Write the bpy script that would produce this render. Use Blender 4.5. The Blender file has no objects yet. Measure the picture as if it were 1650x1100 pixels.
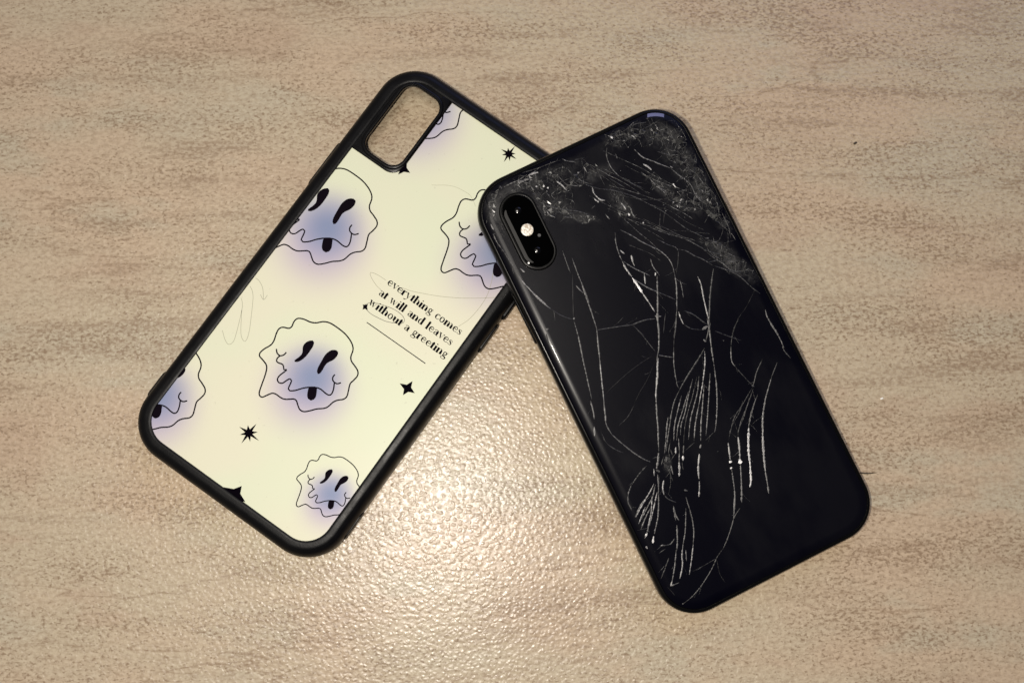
import bpy, bmesh, math, random
from mathutils import Vector, Matrix
from math import pi, cos, sin, radians, atan2, hypot
random.seed(7)
MM = 0.001
C = bpy.context.scene.collection
SC = bpy.context.scene

# measured layout of the scene: poses (mm, radians), print and crack outlines in mm on their own panels
D = {'pose':{"scale":0.99967,"lens":38.3327,"rx":0.146891,"ry":-0.017428,"H":336.198,"case":[-39.9468,59.6371,-0.613455],"phone":[85.822,-20.4652,0.456673,0.08613]},
'motif':{"strokes":[[[-16.93,16.4],[-15.39,17.0],[-13.66,17.33],[-12.03,18.14],[-10.46,19.7],[-8.59,20.53],[-5.75,20.7],[-2.88,20.51],[-0.39,19.8],[1.33,18.8],[2.17,17.67],[2.75,15.87],[3.75,14.86],[5.39,14.3],[7.08,13.54],[7.81,12.34],[7.67,10.53],[7.45,9.16],[8.21,7.26],[8.89,5.55],[8.62,4.25],[7.34,3.0],[6.57,1.73],[6.11,-0.29],[5.29,-1.5],[3.77,-2.76],[2.48,-4.31],[1.04,-5.67],[-0.33,-5.81],[-1.64,-5.04],[-2.67,-4.32],[-3.65,-4.33],[-5.69,-5.87],[-7.13,-6.25],[-8.85,-6.25],[-10.0,-6.68],[-10.91,-8.09],[-11.7,-9.33],[-12.62,-9.41],[-13.32,-8.68],[-14.06,-6.53],[-14.93,-3.74],[-15.72,-1.85],[-16.65,-0.8],[-18.3,-0.25],[-19.84,0.13],[-20.34,1.0],[-20.03,2.69],[-19.14,4.8],[-19.18,6.5],[-19.79,8.29],[-20.11,10.04],[-19.5,11.21],[-17.69,12.1],[-17.36,13.12],[-17.71,14.46],[-17.6,15.63],[-16.93,16.4]],[[-17.03,4.82],[-16.14,3.97],[-14.93,3.8],[-14.1,4.68],[-14.0,5.74]],[[-14.88,3.74],[-15.11,2.74],[-14.67,1.82],[-13.72,1.86],[-12.67,2.12],[-11.88,1.59],[-11.39,1.07],[-10.7,1.6]],[[-10.63,1.5],[-10.93,0.46],[-11.39,-1.23],[-11.2,-2.47],[-10.21,-2.93],[-9.27,-2.41],[-8.78,-1.09],[-8.28,-0.11],[-7.55,-0.23],[-7.14,-1.64],[-6.86,-2.8],[-6.11,-3.01],[-4.74,-1.89],[-3.48,-0.27],[-2.06,1.12],[-0.43,2.23],[1.19,2.69],[3.26,2.55],[4.35,2.73],[4.71,3.57],[4.3,4.99],[3.34,6.74]],[[2.02,8.74],[2.01,7.75],[2.5,7.02],[3.34,6.74],[4.23,6.88],[5.03,7.79]]],"blobs":[[[-9.63,13.26],[-8.95,13.01],[-8.48,11.85],[-8.36,10.22],[-8.37,8.25],[-8.78,6.49],[-9.55,5.2],[-10.27,4.84],[-10.49,5.27],[-10.07,6.56],[-9.86,7.93],[-10.23,8.89],[-10.98,10.09],[-10.98,11.42],[-10.39,12.62]],[[-2.0,14.97],[-1.19,14.8],[-0.76,13.63],[-1.02,11.97],[-1.84,10.42],[-2.01,9.32],[-1.82,7.74],[-1.82,6.41],[-2.19,5.91],[-2.8,6.21],[-3.37,7.37],[-3.69,9.59],[-3.92,11.89],[-3.5,13.66],[-2.72,14.6]],[[-1.99,1.02],[-1.1,1.8],[-0.06,2.39],[0.65,1.43],[1.32,0.2],[1.37,-0.98],[0.82,-1.75],[-0.14,-1.8],[-0.99,-1.18],[-1.66,0.05]]]},
'faces':[[4.01,-30.65,0.997,0.1],[-19.48,8.6,1.11,-0.16],[-30.59,-61.64,1.027,-2.06],[27.71,32.57,1.099,-1.57],[28.24,-53.84,0.645,-1.57],[-19.35,56.63,1.122,0.02]],
'stars':[[[-7.91,-51.0],[-5.48,-51.29],[-6.34,-52.78],[-4.87,-51.88],[-4.37,-54.55],[-4.01,-51.86],[-2.57,-52.66],[-3.42,-51.26],[-0.52,-50.93],[-3.4,-50.45],[-2.43,-49.07],[-3.96,-49.82],[-4.26,-47.31],[-4.85,-49.77],[-6.1,-49.1],[-5.5,-50.41]],[[6.18,64.57],[8.16,64.36],[7.46,63.24],[8.7,63.83],[9.29,61.69],[9.45,63.84],[10.63,63.0],[9.96,64.34],[11.96,64.71],[9.99,65.06],[10.71,66.01],[9.51,65.62],[9.17,67.95],[8.72,65.66],[7.7,66.19],[8.15,65.11]],[[23.53,-12.84],[25.57,-13.51],[26.42,-15.14],[27.12,-13.44],[28.95,-12.63],[27.07,-11.89],[26.25,-10.05],[25.5,-11.94]],[[-17.2,41.75],[-15.54,41.2],[-15.08,39.38],[-14.1,41.16],[-12.35,42.0],[-14.16,42.7],[-15.21,44.21],[-15.61,42.54]],[[-1.68,-68.26],[2.0,-68.97],[3.09,-71.78],[4.33,-68.89],[7.01,-67.61],[4.33,-66.54],[3.3,-64.48],[1.9,-66.56]],[[1.06,-1.16],[1.54,-0.5],[2.42,-0.36],[1.71,0.31],[1.37,1.19],[1.06,0.54],[0.6,0.74],[0.74,0.28],[0.12,0.23],[0.76,-0.34]]],
'lines':[[[[1.04,0.45],[1.33,1.51],[3.0,2.7],[5.33,3.58],[8.18,4.32],[10.8,4.51],[12.65,4.11],[13.55,3.34],[13.26,2.29],[11.68,1.26],[9.14,0.09],[6.2,-0.5],[3.9,-0.73],[1.9,-0.43]],0.16,1],[[[4.41,-3.56],[26.3,-3.5]],0.27,0],[[[1.49,10.29],[-1.22,10.22],[-3.1,9.88],[-3.76,9.5],[-3.58,9.07],[-2.23,8.21],[0.14,7.31],[2.48,6.91]],0.12,2],[[[6.94,11.28],[9.76,12.07],[13.96,13.89],[18.63,16.22],[23.08,18.86],[27.33,21.79],[31.3,24.82],[33.27,26.51]],0.12,2],[[[25.19,36.76],[26.63,31.71],[27.84,29.11],[28.96,26.04],[29.54,23.44],[29.68,19.68],[29.18,15.05],[27.87,11.57]],0.12,2],[[[-4.67,42.71],[-3.44,43.5],[-1.07,45.19],[1.33,46.35],[3.84,46.84],[6.61,46.97],[8.6,46.18],[10.24,45.13]],0.1,3],[[[-31.21,-12.13],[-30.2,-12.06],[-28.65,-12.68],[-27.29,-13.64],[-25.28,-15.96]],0.16,3],[[[-26.96,-15.34],[-25.22,-16.03],[-25.12,-14.25]],0.16,3],[[[-31.14,-19.58],[-29.95,-20.45],[-28.61,-22.49],[-25.74,-28.94],[-24.9,-31.73],[-25.59,-33.06],[-27.25,-32.55],[-29.73,-30.71]],0.16,3],[[[-31.13,-15.08],[-29.72,-15.8],[-28.46,-17.04],[-27.48,-18.48],[-26.11,-20.71],[-23.07,-25.99],[-21.99,-28.82],[-22.47,-29.59],[-24.63,-28.15],[-28.61,-22.49]],0.16,3]],
'text':[["everything comes",[[2.24,9.51],[29.81,9.48]]],["at will and leaves",[[2.03,5.35],[29.36,5.26]]],["without a greeting",[[1.33,1.24],[30.38,1.27]]]],
'cracks':[[1,0.415,[[9.12,-1.45],[6.27,-3.34],[3.24,-5.13],[-0.16,-7.2],[-3.37,-9.36]]],[1,0.377,[[-3.37,-9.36],[-6.19,-11.69],[-8.44,-14.3],[-10.86,-17.74],[-13.29,-21.18],[-15.15,-23.96]]],[2,0.302,[[-9.94,-14.96],[-11.62,-17.38],[-13.74,-20.96],[-15.71,-24.14]]],[2,0.283,[[-3.55,-11.13],[-6.92,-15.04],[-9.54,-18.39],[-11.59,-22.01]]],[2,0.283,[[-1.09,-10.93],[-5.04,-15.04],[-8.6,-18.85],[-10.83,-22.38]]],[2,0.283,[[1.74,-8.12],[-1.65,-12.05],[-4.84,-16.06],[-7.28,-18.57],[-9.07,-21.39]]],[1,0.245,[[3.16,-8.12],[-0.51,-12.6],[-3.52,-15.77],[-6.71,-19.78],[-9.32,-24.04]]],[2,0.302,[[3.83,-8.21],[1.38,-12.13],[-1.44,-15.4],[-4.26,-18.66],[-7.47,-23.65]]],[3,0.283,[[8.74,-2.2],[7.16,-5.63],[3.65,-10.91],[0.07,-15.67]]],[2,0.302,[[0.07,-15.67],[-3.49,-20.42],[-6.11,-24.69]]],[2,0.302,[[4.11,-11.13],[0.65,-16.88],[-1.98,-21.16],[-4.29,-25.58]]],[2,0.302,[[7.25,-8.94],[3.48,-15.47],[0.29,-20.88],[-2.18,-24.85]]],[2,0.377,[[13.86,6.08],[12.92,2.79],[11.03,-2.37],[9.71,-6.4]]],[2,0.321,[[9.71,-6.4],[7.46,-12.76],[4.64,-18.82],[1.63,-23.85],[0.5,-25.15]]],[2,0.226,[[9.49,65.65],[8.41,63.86],[7.96,61.02],[8.28,58.58],[9.06,56.3]]],[1,0.189,[[9.06,56.3],[10.62,54.04],[12.02,52.23],[14.2,49.68]]],[2,0.283,[[16.79,61.83],[18.2,58.48],[20.7,55.77],[22.18,54.12],[24.21,52.01]]],[1,0.283,[[24.21,52.01],[25.7,48.82],[27.57,44.87],[27.58,41.04],[28.68,37.85]]],[3,0.377,[[17.28,56.62],[18.37,54.96],[18.76,53.82]]],[2,0.189,[[16.98,52.18],[18.08,48.99],[20.42,45.2]]],[2,0.226,[[17.14,50.19],[18.55,47.62],[19.8,44.73]]],[1,0.189,[[0.58,56.13],[3.28,54.66],[6.14,52.73],[10.33,48.84],[13.6,44.63],[16.55,40.56],[17.8,37.68]]],[1,0.189,[[-4.54,61.97],[-2.06,59.28],[-0.05,57.18],[2.12,55.4]]],[1,0.151,[[5.81,57.46],[9.08,52.48]]],[1,0.151,[[9.22,55.85],[13.27,50.12],[14.83,47.09]]],[3,0.377,[[0.11,56.73],[-0.19,54.97],[0.28,53.22],[0.9,52.17],[1.88,51.59]]],[3,0.377,[[-0.87,53.58],[-0.56,52.67],[-0.08,51.88]]],[2,0.189,[[-2.86,51.11],[-1.55,51.44]]],[3,0.302,[[5.93,48.83],[6.24,47.54],[6.4,46.33]]],[4,0.491,[[6.5,45.14],[6.55,44.17]]],[2,0.302,[[7.87,46.2],[7.57,44.44],[7.81,43.38]]],[2,0.302,[[0.08,47.81],[0.63,45.84]]],[4,0.491,[[22.82,47.31],[23.09,45.93]]],[4,0.491,[[12.19,68.39],[12.41,67.53]]],[3,0.302,[[11.49,68.92],[12.33,68.14]]],[3,0.302,[[17.9,65.98],[18.49,65.24],[18.55,64.44]]],[2,0.226,[[11.05,63.0],[10.93,61.45]]],[3,0.377,[[-1.8,62.89],[-1.65,62.43]]],[3,0.415,[[20.35,42.38],[20.55,42.01]]],[4,0.453,[[20.97,40.93],[21.05,40.32]]],[3,0.377,[[21.98,41.41],[22.32,40.94]]],[3,0.377,[[23.22,41.97],[22.45,41.57]]],[3,0.377,[[25.29,37.63],[25.49,37.26]]],[2,0.377,[[17.03,40.9],[17.2,40.63]]],[2,0.264,[[24.44,52.48],[24.99,51.64]]],[1,0.189,[[20.51,66.21],[25.19,66.31],[28.46,66.7]]],[2,0.189,[[27.58,44.11],[27.74,41.35],[28.52,39.07]]],[2,0.226,[[29.76,42.31],[30.39,40.48],[31.64,39.5]]],[1,0.189,[[30.53,47.68],[31.16,44.32],[31.79,40.2]]],[1,0.189,[[22.71,58.27],[24.59,56.62],[26.46,54.97]]],[1,0.189,[[4.09,61.7],[3.8,58.79],[3.81,55.74]]],[1,0.226,[[15.22,67.93],[20.19,68.66],[24.25,67.52]]],[1,0.189,[[10.88,66.14],[14.44,67.14],[17.86,67.07]]],[1,0.151,[[16.55,40.56],[14.71,37.63]]],[3,0.302,[[-8.91,63.28],[-7.88,61.35],[-7.3,59.29]]],[3,0.302,[[-15.55,56.37],[-15.22,54.89],[-14.06,53.4]]],[3,0.566,[[-15.62,68.35],[-14.32,68.31],[-12.63,67.89]]],[2,0.566,[[-19.97,67.56],[-18.06,67.61],[-15.92,67.35]]],[4,0.491,[[-15.19,64.36],[-14.81,64.06]]],[4,0.642,[[-13.12,63.64],[-12.81,63.19]]],[4,0.453,[[-12.08,62.69],[-12.06,62.11]]],[1,0.245,[[-16.86,60.03],[-14.09,57.2],[-10.86,54.52],[-7.09,52.17],[-3.69,49.03]]],[1,0.189,[[-14.24,56.89],[-11.92,53.89],[-7.24,51.86]]],[2,0.189,[[-4.34,68.54],[-3.1,67.2],[-1.64,66.31],[-1.02,65.64]]],[1,0.189,[[-1.1,66.63],[1.99,65.94]]],[1,0.226,[[-13.51,62.23],[-12.73,59.96],[-12.87,58.51],[-14.4,57.34]]],[2,0.377,[[-19.21,68.34],[-19.05,67.13]]],[2,0.264,[[-24.87,69.12],[-24.69,68.09]]],[1,0.189,[[-2.92,61.4],[-1.06,58.99],[0.8,57.35]]],[2,0.245,[[-23.94,68.31],[-21.81,68.43],[-19.21,68.34],[-16.01,68.72]]],[1,0.189,[[-17.19,63.21],[-15.49,60.51],[-14.4,58.1]]],[1,0.189,[[-16.93,69.92],[-12.03,69.12],[-7.27,68.78],[-4.8,68.38]]],[2,0.245,[[0.25,41.47],[-0.87,38.59],[-1.47,35.47],[-1.61,32.89]]],[3,0.415,[[-1.68,32.74],[-1.59,30.24],[-1.11,27.36]]],[5,0.642,[[-1.11,26.99],[-0.71,24.34],[-0.39,21.54]]],[3,0.302,[[-0.39,21.54],[0.0,18.9],[0.49,14.9]]],[2,0.226,[[-1.45,32.82],[-0.21,30.71],[1.34,28.46],[3.96,25.31]]],[2,0.264,[[-1.03,26.76],[0.44,24.35],[2.21,21.8],[3.91,19.85]]],[1,0.226,[[3.91,19.85],[6.85,16.56],[7.78,15.35]]],[3,0.377,[[-0.78,36.09],[-0.0,34.58]]],[3,0.377,[[1.62,33.24],[1.17,31.19],[1.1,29.9]]],[3,0.377,[[2.8,26.81],[1.59,23.61]]],[2,0.264,[[6.4,29.82],[6.11,27.31],[6.58,24.81],[6.58,24.05]]],[5,0.566,[[5.92,25.32],[5.41,24.54]]],[2,0.377,[[5.97,24.35],[4.08,20.34],[1.92,15.72],[0.49,13.39],[-0.32,11.15],[-1.68,8.04]]],[2,0.245,[[2.11,41.53],[4.44,38.53],[6.14,35.82],[8.47,32.81],[10.1,30.71],[11.34,27.84],[11.51,25.1],[10.9,22.36]]],[2,0.34,[[10.9,22.36],[10.14,19.7],[8.62,16.27],[6.79,12.62]]],[1,0.208,[[10.78,34.37],[13.11,31.36],[15.12,28.88],[13.52,25.28],[11.27,22.19]]],[1,0.189,[[15.62,41.38],[13.32,37.15],[14.09,35.64]]],[1,0.226,[[15.12,28.88],[17.22,27.31],[19.01,24.74],[20.95,22.49],[22.66,19.77]]],[2,0.245,[[11.62,20.13],[11.08,17.74],[10.18,14.96]]],[3,0.283,[[6.95,11.79],[6.65,9.67],[6.66,7.78]]],[1,0.189,[[6.66,7.78],[8.2,5.53],[10.83,3.89]]],[2,0.226,[[7.09,13.23],[5.42,10.26],[2.83,5.86]]],[3,0.34,[[16.94,18.72],[16.79,16.13],[15.57,11.8],[14.51,7.4],[14.21,5.65]]],[1,0.453,[[22.35,18.78],[20.2,15.64],[17.58,11.59],[15.59,8.01],[13.59,4.44],[12.53,1.94]]],[1,0.226,[[8.49,11.43],[10.5,9.33],[11.89,6.77],[13.29,4.21]]],[2,0.642,[[10.98,3.81],[12.9,4.21]]],[1,0.189,[[13.31,37.91],[16.58,33.69],[19.38,30.08],[21.09,27.36],[23.11,24.49],[26.61,21.49],[28.87,19.84]]],[1,0.189,[[17.18,39.5],[20.3,33.44],[23.1,29.83],[25.9,26.2],[28.09,23.64],[30.27,21.08]]],[1,0.245,[[22.66,19.77],[25.54,17.06],[28.42,13.6],[30.29,8.9],[31.85,5.87]]],[1,0.132,[[30.76,7.54],[26.42,4.31],[22.09,1.85],[18.55,-1.73]]],[2,0.302,[[31.08,0.93],[30.62,-1.12],[30.78,-3.85],[31.25,-7.48]]],[1,0.151,[[3.25,13.19],[-0.09,8.02]]],[2,0.189,[[-17.39,17.5],[-12.13,15.9],[-7.54,14.44]]],[2,0.189,[[-7.54,14.44],[-3.57,14.03],[0.04,12.86]]],[1,0.189,[[-7.54,14.44],[-5.61,9.94]]],[4,0.453,[[9.13,40.66],[9.44,40.28]]],[2,0.377,[[27.32,19.06],[29.03,17.86]]],[1,0.226,[[23.11,24.49],[24.52,21.92],[26.85,19.66],[29.34,18.48],[30.59,16.36]]],[1,0.302,[[21.88,21.28],[25.14,20.1],[27.01,16.17],[29.5,14.21]]],[1,0.189,[[29.32,29.15],[30.41,28.25],[27.61,25.77],[25.98,26.36]]],[2,0.302,[[25.78,26.34],[27.07,25.46]]],[1,0.189,[[32.43,33.01],[32.28,28.12],[31.35,24.75]]],[2,0.377,[[24.73,28.09],[25.28,27.64]]],[2,0.208,[[-16.44,43.56],[-16.87,40.38],[-17.3,36.44]]],[2,0.245,[[-14.89,40.18],[-15.46,34.42],[-15.73,30.04],[-16.16,25.73]]],[1,0.189,[[-16.84,35.84],[-20.64,27.88]]],[2,0.302,[[-17.5,32.2],[-16.49,29.27]]],[3,0.264,[[-31.7,42.39],[-31.14,39.31],[-29.59,34.81],[-28.04,31.07]]],[3,0.34,[[-30.28,44.15],[-29.58,42.5]]],[2,0.264,[[-32.97,57.1],[-33.1,54.53],[-32.45,50.46]]],[3,0.377,[[-32.39,59.84],[-32.37,57.95]]],[2,0.245,[[-32.45,50.46],[-32.12,47.29],[-31.64,44.43]]],[3,0.245,[[-31.61,40.66],[-30.52,37.51],[-29.43,33.61],[-27.42,29.27]]],[1,0.189,[[-27.42,29.27],[-25.27,25.98],[-22.75,23.46]]],[1,0.189,[[-18.34,32.79],[-22.31,24.18]]],[2,0.566,[[-22.43,23.87],[-22.31,23.43]]],[2,0.302,[[-22.67,23.23],[-23.69,17.73],[-25.45,11.1],[-26.91,5.09],[-28.22,-0.23]]],[2,0.34,[[-15.45,33.29],[-16.17,28.37],[-16.89,22.32],[-17.62,17.8]]],[2,0.415,[[-17.62,17.8],[-18.6,15.27],[-20.74,9.57]]],[3,0.283,[[-20.74,9.57],[-22.67,4.53],[-24.3,0.1],[-25.48,-3.05]]],[2,0.415,[[3.76,19.55],[0.57,13.16],[-0.94,9.37],[-3.21,4.83],[-5.03,2.33]]],[3,0.377,[[-5.03,2.33],[-7.35,-2.54],[-10.0,-6.86],[-11.41,-9.91]]],[2,0.208,[[-4.27,2.72],[-2.58,1.52],[-0.58,0.18]]],[1,0.226,[[7.17,13.0],[4.27,8.74],[0.84,2.88]]],[2,0.245,[[0.84,2.88],[-1.49,-2.0],[-3.14,-7.2],[-3.28,-8.63]]],[1,0.151,[[-6.25,3.3],[-10.21,2.97],[-15.68,1.88],[-20.52,0.5],[-23.46,-0.5]]],[1,0.113,[[-6.55,1.2],[-10.48,-2.14],[-14.42,-4.71],[-17.44,-6.97]]],[1,0.189,[[3.18,13.04],[0.14,8.48]]],[1,0.226,[[-7.16,14.07],[-5.99,9.93],[-4.73,4.07]]],[1,0.189,[[-17.46,17.35],[-12.43,16.05],[-7.24,14.29],[-2.57,13.74],[0.04,12.86]]],[2,0.453,[[-0.12,13.69],[1.57,12.87]]],[2,0.453,[[-31.76,24.24],[-30.63,24.26]]],[1,0.377,[[-31.9,23.19],[-32.33,20.41]]],[3,0.34,[[-4.8,2.04],[-7.21,-2.04],[-9.92,-6.71]]],[2,0.34,[[-9.92,-6.71],[-12.47,-12.19],[-14.26,-16.91],[-14.91,-18.45]]],[1,0.377,[[14.21,4.52],[10.69,0.56]]],[2,0.679,[[11.44,3.97],[12.98,3.98]]],[2,0.453,[[9.99,1.09],[10.46,0.11]]],[1,0.321,[[23.52,-12.05],[20.29,-14.63],[17.98,-17.27],[17.06,-17.95]]],[1,0.226,[[22.56,2.01],[19.32,-0.59],[16.55,-4.53]]],[2,0.283,[[16.55,-4.53],[14.87,-8.24],[15.04,-10.58]]],[1,0.189,[[15.04,-10.58],[16.28,-14.94],[17.21,-17.65]]],[2,0.491,[[17.06,-17.58],[17.49,-18.24]]],[1,0.226,[[16.91,-18.25],[12.31,-21.27],[7.87,-23.98],[4.38,-27.88]]],[1,0.226,[[17.06,-18.7],[13.39,-22.17],[9.26,-25.78],[6.52,-28.93]]],[1,0.264,[[17.53,-20.81],[13.24,-24.72],[10.95,-27.73],[9.43,-30.35]]],[2,0.245,[[30.62,-0.36],[30.63,-4.15],[31.1,-8.54],[30.95,-11.87]]],[1,0.189,[[14.37,1.8],[16.85,-0.91],[20.18,-4.21]]],[1,0.264,[[27.08,-14.91],[23.54,-18.09]]],[2,0.302,[[23.54,-18.09],[19.23,-22.76],[16.48,-26.3]]],[3,0.415,[[16.48,-26.3],[14.8,-29.23],[13.43,-32.3]]],[1,0.377,[[15.16,-1.97],[15.59,-1.88]]],[1,0.189,[[8.49,11.43],[11.12,8.27],[12.51,4.96]]],[1,0.302,[[31.1,-10.81],[30.64,-12.48],[31.42,-15.5]]],[1,0.264,[[-16.32,-24.82],[-18.27,-26.84]]],[1,0.226,[[0.7,-24.96],[-1.59,-25.71],[-2.95,-26.16]]],[1,0.226,[[-6.31,-25.26],[-9.8,-26.16]]],[2,0.302,[[-10.67,-8.21],[-12.62,-12.86],[-14.62,-17.48],[-17.09,-22.96]]],[2,0.491,[[-17.33,-23.21],[-18.49,-25.24],[-19.93,-27.13]]],[3,0.415,[[-20.69,-26.76],[-21.5,-28.77]]],[2,0.264,[[-20.37,-28.77],[-22.0,-32.41]]],[2,0.377,[[-28.75,-0.53],[-29.47,-3.9],[-30.15,-5.8]]],[3,0.377,[[-31.19,-7.89],[-32.35,-10.48]]],[2,0.34,[[-25.26,-2.23],[-26.59,-6.05],[-27.62,-8.89],[-27.44,-12.32]]],[2,0.302,[[-27.44,-12.32],[-26.06,-15.6],[-24.22,-19.47],[-22.38,-22.59],[-20.71,-24.53]]],[1,0.226,[[-30.02,-9.95],[-29.99,-13.67],[-28.46,-16.65],[-26.79,-18.58]]],[1,0.189,[[-17.36,-7.2],[-20.82,-9.61],[-24.44,-10.82]]],[1,0.264,[[-22.06,-24.98],[-25.37,-26.32],[-28.96,-28.25]]],[2,0.302,[[-28.96,-28.25],[-30.75,-29.96],[-31.87,-31.99],[-32.14,-33.51]]],[3,0.302,[[-22.69,-30.78],[-24.56,-32.26],[-27.86,-34.34],[-31.88,-37.15]]],[2,0.302,[[-22.31,-31.15],[-24.7,-34.04],[-27.09,-35.82],[-30.67,-38.48]]],[3,0.302,[[-22.9,-33.45],[-24.84,-35.83],[-28.26,-40.04]]],[2,0.283,[[-27.11,-33.6],[-29.8,-35.22],[-32.03,-37.07]]],[2,0.245,[[-20.37,-29.52],[-22.68,-33.93],[-24.96,-38.35],[-26.45,-40.94]]],[2,0.415,[[-4.7,-26.61],[-5.53,-27.5]]],[3,0.453,[[-6.44,-28.92],[-8.54,-32.35],[-9.89,-35.41]]],[3,0.377,[[-10.03,-36.08],[-10.93,-37.86],[-12.28,-40.16]]],[3,0.491,[[-13.04,-28.47],[-13.92,-30.46],[-14.91,-32.2]]],[2,0.283,[[-9.97,-21.98],[-11.56,-25.67],[-13.04,-28.47]]],[4,0.453,[[-11.08,-27.21],[-11.78,-28.53]]],[1,0.377,[[-9.44,-24.47],[-10.79,-26.79]]],[1,0.226,[[-12.2,-28.7],[-12.89,-30.96]]],[3,0.34,[[-11.93,-24.0],[-12.86,-25.78]]],[3,0.377,[[-19.58,-31.2],[-20.79,-33.01],[-21.38,-34.94]]],[1,0.264,[[-21.38,-34.94],[-20.76,-36.72],[-19.09,-38.66]]],[2,0.34,[[-15.63,-28.13],[-16.28,-30.78]]],[2,0.377,[[-15.71,-25.12],[-16.46,-26.61]]],[2,0.302,[[-20.29,-39.18],[-20.88,-40.73],[-21.61,-43.33]]],[2,0.415,[[-15.33,-36.44],[-14.49,-37.04]]],[1,0.453,[[-20.23,-27.36],[-19.47,-28.47]]],[1,0.264,[[-13.6,-23.93],[-13.89,-25.64]]],[1,0.245,[[-15.09,-26.91],[-12.98,-25.72]]],[1,0.245,[[-19.65,-23.93],[-17.53,-24.23]]],[1,0.226,[[-17.52,-25.72],[-16.89,-29.0],[-17.17,-32.57]]],[1,0.189,[[-16.44,-29.22],[-18.08,-32.86],[-20.17,-35.54]]],[1,0.226,[[-12.26,-21.24],[-14.81,-24.82]]],[1,0.208,[[12.46,-20.59],[10.02,-23.15],[5.89,-26.0],[3.31,-29.22]]],[3,0.415,[[2.86,-29.75],[1.96,-32.29],[1.14,-34.5]]],[5,0.83,[[0.93,-34.77],[0.9,-35.43]]],[5,0.679,[[0.24,-36.59],[0.3,-37.07]]],[2,0.34,[[0.3,-37.07],[-0.74,-40.27],[-2.39,-44.66],[-4.5,-48.45],[-5.55,-50.15]]],[1,0.245,[[14.76,-20.59],[10.64,-24.95],[7.58,-27.58],[6.46,-29.27]]],[3,0.491,[[6.31,-29.57],[5.16,-32.74],[3.95,-35.51]]],[5,1.019,[[3.73,-35.58],[3.43,-36.93]]],[2,0.415,[[3.35,-37.08],[1.18,-41.96],[-1.33,-47.23]]],[2,0.283,[[16.61,-21.49],[13.4,-24.8],[10.56,-28.28]]],[4,0.604,[[10.41,-28.58],[7.61,-33.94],[5.8,-38.65]]],[4,0.566,[[5.8,-38.65],[3.9,-42.93],[2.76,-44.42]]],[2,0.528,[[18.77,-23.29],[16.17,-26.9],[13.73,-31.33]]],[3,0.528,[[13.73,-31.33],[10.99,-37.47],[9.18,-42.17]]],[2,0.377,[[9.18,-42.17],[7.97,-46.05],[7.07,-48.58]]],[1,0.377,[[-1.18,-30.57],[-1.01,-30.76]]],[1,0.189,[[-15.62,-38.52],[-17.08,-45.2]]],[2,0.264,[[-27.11,-33.6],[-30.1,-35.45],[-31.88,-37.15]]],[3,0.283,[[-27.99,-35.75],[-30.67,-38.11],[-32.01,-39.29]]],[2,0.302,[[-26.78,-36.71],[-29.47,-38.71],[-32.15,-41.07]]],[3,0.302,[[-24.85,-33.97],[-27.37,-38.27],[-30.19,-41.67]]],[2,0.34,[[-27.66,-39.23],[-30.49,-42.26],[-32.27,-43.95]]],[4,0.453,[[-30.93,-42.77],[-31.97,-43.73]]],[2,0.302,[[-23.04,-34.86],[-25.41,-39.24],[-27.19,-41.68],[-29.12,-44.04]]],[4,0.566,[[-29.57,-44.55],[-30.75,-46.17]]],[3,0.453,[[-28.53,-42.86],[-28.47,-43.18]]],[2,0.283,[[-31.49,-30.7],[-31.93,-32.33],[-32.05,-34.85]]],[2,0.302,[[-20.29,-39.55],[-20.87,-41.85],[-20.71,-43.77]]],[2,0.377,[[-21.9,-44.66],[-23.97,-49.17],[-25.16,-51.16]]],[2,0.264,[[-17.26,-41.41],[-20.38,-47.26],[-22.76,-50.5]]],[3,0.34,[[-22.76,-50.5],[-24.54,-53.3],[-25.57,-55.73],[-27.35,-58.16],[-28.17,-59.04]]],[2,0.34,[[-25.31,-51.08],[-27.97,-55.27],[-30.34,-58.5]]],[3,0.377,[[-30.34,-58.5],[-31.53,-59.75]]],[2,0.302,[[-22.75,-52.35],[-24.07,-55.37]]],[2,0.264,[[-15.77,-38.45],[-16.78,-44.23],[-18.11,-48.38],[-20.04,-51.85]]],[3,0.302,[[-20.04,-51.85],[-22.57,-55.75],[-25.09,-59.28]]],[1,0.264,[[-28.3,-52.17],[-31.12,-54.81],[-33.2,-56.71]]],[2,0.302,[[-31.53,-59.75],[-28.83,-59.99]]],[1,0.302,[[-24.28,-47.91],[-26.23,-48.78],[-28.86,-48.03]]],[3,0.415,[[-33.0,-46.16],[-32.87,-47.04]]],[3,0.415,[[-29.01,-47.96],[-28.11,-48.04]]],[2,0.302,[[-2.7,-44.89],[-5.4,-49.86]]],[2,0.34,[[-0.87,-45.79],[-1.41,-47.38]]],[1,0.302,[[-2.67,-48.61],[-5.4,-50.23],[-7.05,-52.0],[-10.06,-54.95],[-12.62,-57.01]]],[2,0.377,[[-5.4,-49.86],[-5.55,-50.52]]],[1,0.264,[[-12.62,-57.01],[-15.17,-58.32],[-18.32,-60.81],[-22.66,-63.43],[-26.54,-65.17],[-30.57,-66.09]]],[2,0.377,[[-30.65,-65.86],[-30.56,-66.28]]],[1,0.151,[[-15.32,-58.62],[-20.74,-58.87],[-23.74,-58.85]]],[1,0.132,[[-15.77,-59.13],[-16.8,-63.04],[-16.47,-66.14]]],[1,0.226,[[-28.03,-49.37],[-30.42,-49.65]]],[1,0.189,[[-32.43,-59.67],[-31.65,-62.62]]]],
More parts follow.
